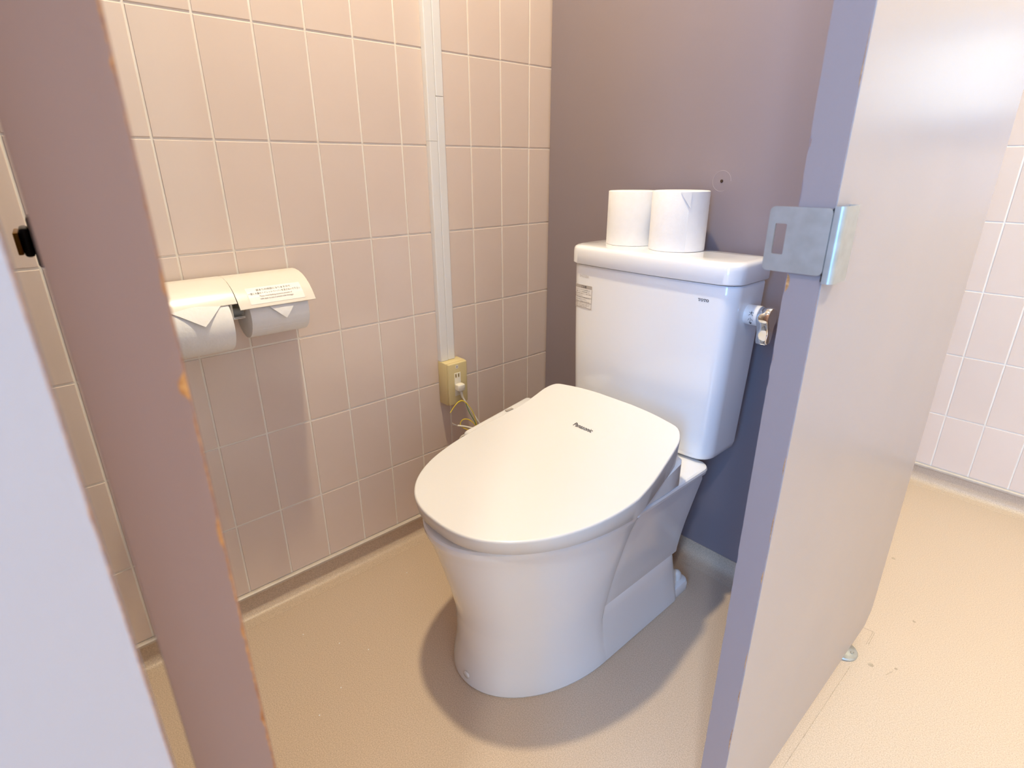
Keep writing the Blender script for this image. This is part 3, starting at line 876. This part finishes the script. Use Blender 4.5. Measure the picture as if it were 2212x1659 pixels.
# notice sticker on the right cover
def arc_at(P, s):
    """point and normal at arc length s measured from the lower front edge"""
    Q = P[::-1]; acc = 0
    for i in range(len(Q) - 1):
        a, b = Vector(Q[i]), Vector(Q[i + 1]); l = (b - a).length
        if acc + l >= s or i == len(Q) - 2:
            t = (s - acc) / l; p = a + (b - a) * t; d = (b - a) / l
            return p, Vector((d.y, -d.x))
        acc += l
def cov_pt(u, s, off):
    p, n = arc_at(PR, s)
    if n.y < 0: n = -n
    return Vector((p.x + n.x * off, u, p.y + n.y * off))
V, F = [], []
for i in range(9):
    s = .0065 + .0375 * i / 8
    V += [cov_pt(.1815, s, .0004), cov_pt(.2850, s, .0004)]
for i in range(8): F.append((2 * i, 2 * i + 1, 2 * i + 3, 2 * i + 2))
nst = mesh('notice_sticker', V, F, M_LABEL, cvr)
def notice(t, size, s0, m, xs):
    text_mesh('notice_text', t, size, lambda u, v: cov_pt(.2325 + u, s0 + v, .0009), m, cvr, align='CENTER', xs=xs)
notice('詰まりの原因となりますので', .0052, .0345, M_INK, .98)
notice('一度に大量のトイレットペーパーを流さないで下さい', .0052, .0270, M_INK, .80)
notice('Please avoid flushing excessive amounts of', .0046, .0205, M_INKL, .78)
notice('toilet paper at once to prevent toilet blockages', .0046, .0148, M_INKL, .72)
# centre bracket and side arms
ctr = box('bracket', WX + .01, .088, .1500, .1545, .7360, .7700, M_COVER, hd, bev=.001)
box('bracket', WX + .01, .088, .1545, .1725, .7360, .7385, M_GREY, hd, bev=.0008)
box('bracket', WX + .01, .016, .1545, .1725, .7360, .7720, M_GREY, hd)
box('bracket', .0855, .088, .1500, .1745, .7350, .7390, M_COVER, hd, bev=.0008)
box('bracket', WX + .01, .075, .3005, .3045, .7360, .7800, M_COVER, hd, bev=.0015)
box('bracket', WX + .01, .075, .0100, .0140, .7360, .7800, M_COVER, hd, bev=.0015)
for ya, yb_ in ((.1545, .186), (.2885, .3005), (.132, .150), (.014, .030)):
    lathe('spindle', (.066, ya, .7435 if ya > .15 else .7440), (0, 1, 0), [(0, 0), (.0085, 0), (.0075, yb_ - ya), (0, yb_ - ya)], M_GREY, hd, n=16)

def holder_roll(y0, w, r, xc, zc, low, label):
    t = roll('toilet_roll', (xc, y0, zc), (0, 1, 0), r, w, label, 'rolls in the holder', M_PAPER2 if y0 > .1 else None)
    # folded triangle at the free end, hanging from under the cover
    V, F = [], []
    na = 10; rr = r + .0012
    for lay in (0, 1):
        for i in range(na + 1):
            s = i / na
            a = math.radians(52 - (52 + low) * s)     # angle in xz from +x towards +z
            hw_ = .050 * (1 - s) ** .9 * w / .114
            q = rr + (.0009 if lay else 0) + .006 * s ** 2
            yc_ = y0 + w * (.50 + .06 * s)
            for e in (-1, 0, 1):
                bulge = .0012 * (1 - abs(e)) * (1 - s)
                V.append((xc + (q + bulge) * math.cos(a), yc_ + e * hw_, zc + (q + bulge) * math.sin(a)))
    m = 3 * (na + 1)
    for l in (0, 1):
        for i in range(na):
            for e in (0, 1): F.append((l * m + 3 * i + e, l * m + 3 * i + e + 1, l * m + 3 * i + 4 + e, l * m + 3 * i + 3 + e))
    for i in range(na):
        F.append((3 * i, 3 * i + 3, m + 3 * i + 3, m + 3 * i)); F.append((3 * i + 2, 3 * i + 5, m + 3 * i + 5, m + 3 * i + 2))
    mesh('folded_end', V, F, M_PAPER, t, smooth=40)
    return t
holder_roll(.1775, .1130, .0475, .0640, .7380, 8, 'part-used toilet roll with a folded end under the right cover')
holder_roll(.0300, .1130, .0545, .0715, .7305, -10, 'fuller toilet roll under the left cover, partly hidden by the door edge')

# ------------------------------------------------------------------ cable trunking and outlet
ct = empty('cable_trunking', (.01, .69, .515), 'white twin cable trunking running up the tiles from the outlet', 'trunking')
def chan(y0, y1, z0, z1, d):
    pr = [(WX, y0), (WX + d - .003, y0), (WX + d - .001, y0 + .0008), (WX + d, y0 + .0025), (WX + d, y1 - .0025), (WX + d - .001, y1 - .0008), (WX + d - .003, y1), (WX, y1)]
    V, F = loft([[Vector((x, y, z)) for x, y in pr] for z in (z0, z1)])
    mesh('channel', V, F, M_COND, ct, smooth=30)
chan(.6655, .6897, .5145, 1.0590, .0150); chan(.6655, .6897, 1.0595, 2.44, .0150)
chan(.6900, .7130, .5145, 1.1545, .0135); chan(.6900, .7130, 1.1555, 2.44, .0135)

ob = empty('power_outlet', (.02, .696, .392), 'cream surface-mounted double power outlet box on the tiles', 'outlet')
box('box', WX, .0395, .6640, .7285, .3930, .5135, M_CREAM, ob, bev=.002)
box('cover_plate', .0395, .0480, .6650, .7280, .3940, .5130, M_CREAM, ob, bev=.0035, seg=3)
so = box('socket', .0470, .0492, .6840, .7045, .4190, .4850, M_IVORY, ob, bev=.0008)
for sy in (.6875, .6965):
    box('slot', .0486, .0494, sy, sy + .0018, .4735, .4815, M_DARK, so)
    box('slot_recess', .0488, .0493, sy - .0016, sy + .0036, .4715, .4835, M_CREAM, so)
box('number_label', .0479, .0484, .6895, .6975, .4970, .5065, M_LABEL, ob)
box('number_print', .0484, .0486, .6926, .6943, .4995, .5040, M_INK, ob)

pg = empty('power_plug', (.06, .695, .44), 'white power plug with its flex and earth wire hanging from the outlet', 'plug')
bm = bmesh.new(); box_bm(bm, .0495, .0680, .6825, .7050, .4365, .4560, bev=.0035, seg=3)
for v in bm.verts:
    if v.co.z < .44: v.co.y = .6937 + (v.co.y - .6937) * .8
bm_obj('plug_body', bm, M_IVORY, pg, smooth=40)
prof = []
for i in range(9):
    prof += [(.0048 - i * .00018, i * .0026), (.0048 - i * .00018, i * .0026 + .0016), (.0036 - i * .0001, i * .0026 + .0018), (.0036 - i * .0001, i * .0026 + .0024)]
lathe('strain_relief', (.0600, .6940, .4375), (.1, .18, -1), [(0, 0)] + prof + [(0, .0236)], M_IVORY, pg, n=14)
tube('flex', [(.062, .698, .418), (.066, .706, .398), (.075, .722, .365), (.085, .738, .330), (.10, .757, .285), (.12, .775, .24), (.15, .79, .20)], .0027, M_WIRE, pg)
tube('flex_loop', [(.10, .745, .300), (.085, .725, .318), (.072, .700, .330), (.062, .678, .337)], .0026, M_WIRE, pg)
tube('flex_loop', [(.085, .715, .300), (.070, .692, .306), (.062, .682, .290), (.068, .686, .272), (.082, .704, .262), (.10, .725, .262)], .0024, M_WIRE, pg)
tube('earth_wire', [(.062, .655, .383), (.064, .668, .398), (.066, .682, .409), (.070, .694, .409), (.076, .706, .395), (.082, .718, .370), (.086, .724, .340), (.088, .726, .312)], .0013, M_YEL, pg, n=6)
tube('earth_wire', [(.088, .728, .306), (.084, .722, .332), (.076, .708, .350), (.068, .694, .353), (.064, .686, .342), (.068, .690, .330), (.080, .708, .318), (.092, .728, .308)], .0013, M_YEL, pg, n=6)
tube('earth_wire', [(.072, .700, .405), (.076, .708, .375), (.084, .722, .340), (.088, .728, .310)], .0010, M_GREEN, pg, n=6)
for k in range(3):
    tube('bare_strand', [(.0620, .678, .337), (.060, .672 - k * .002, .340 + k * .002), (.058, .664 - k * .001, .342 + k * .0035)], .0006, M_WIRE, pg, n=5)
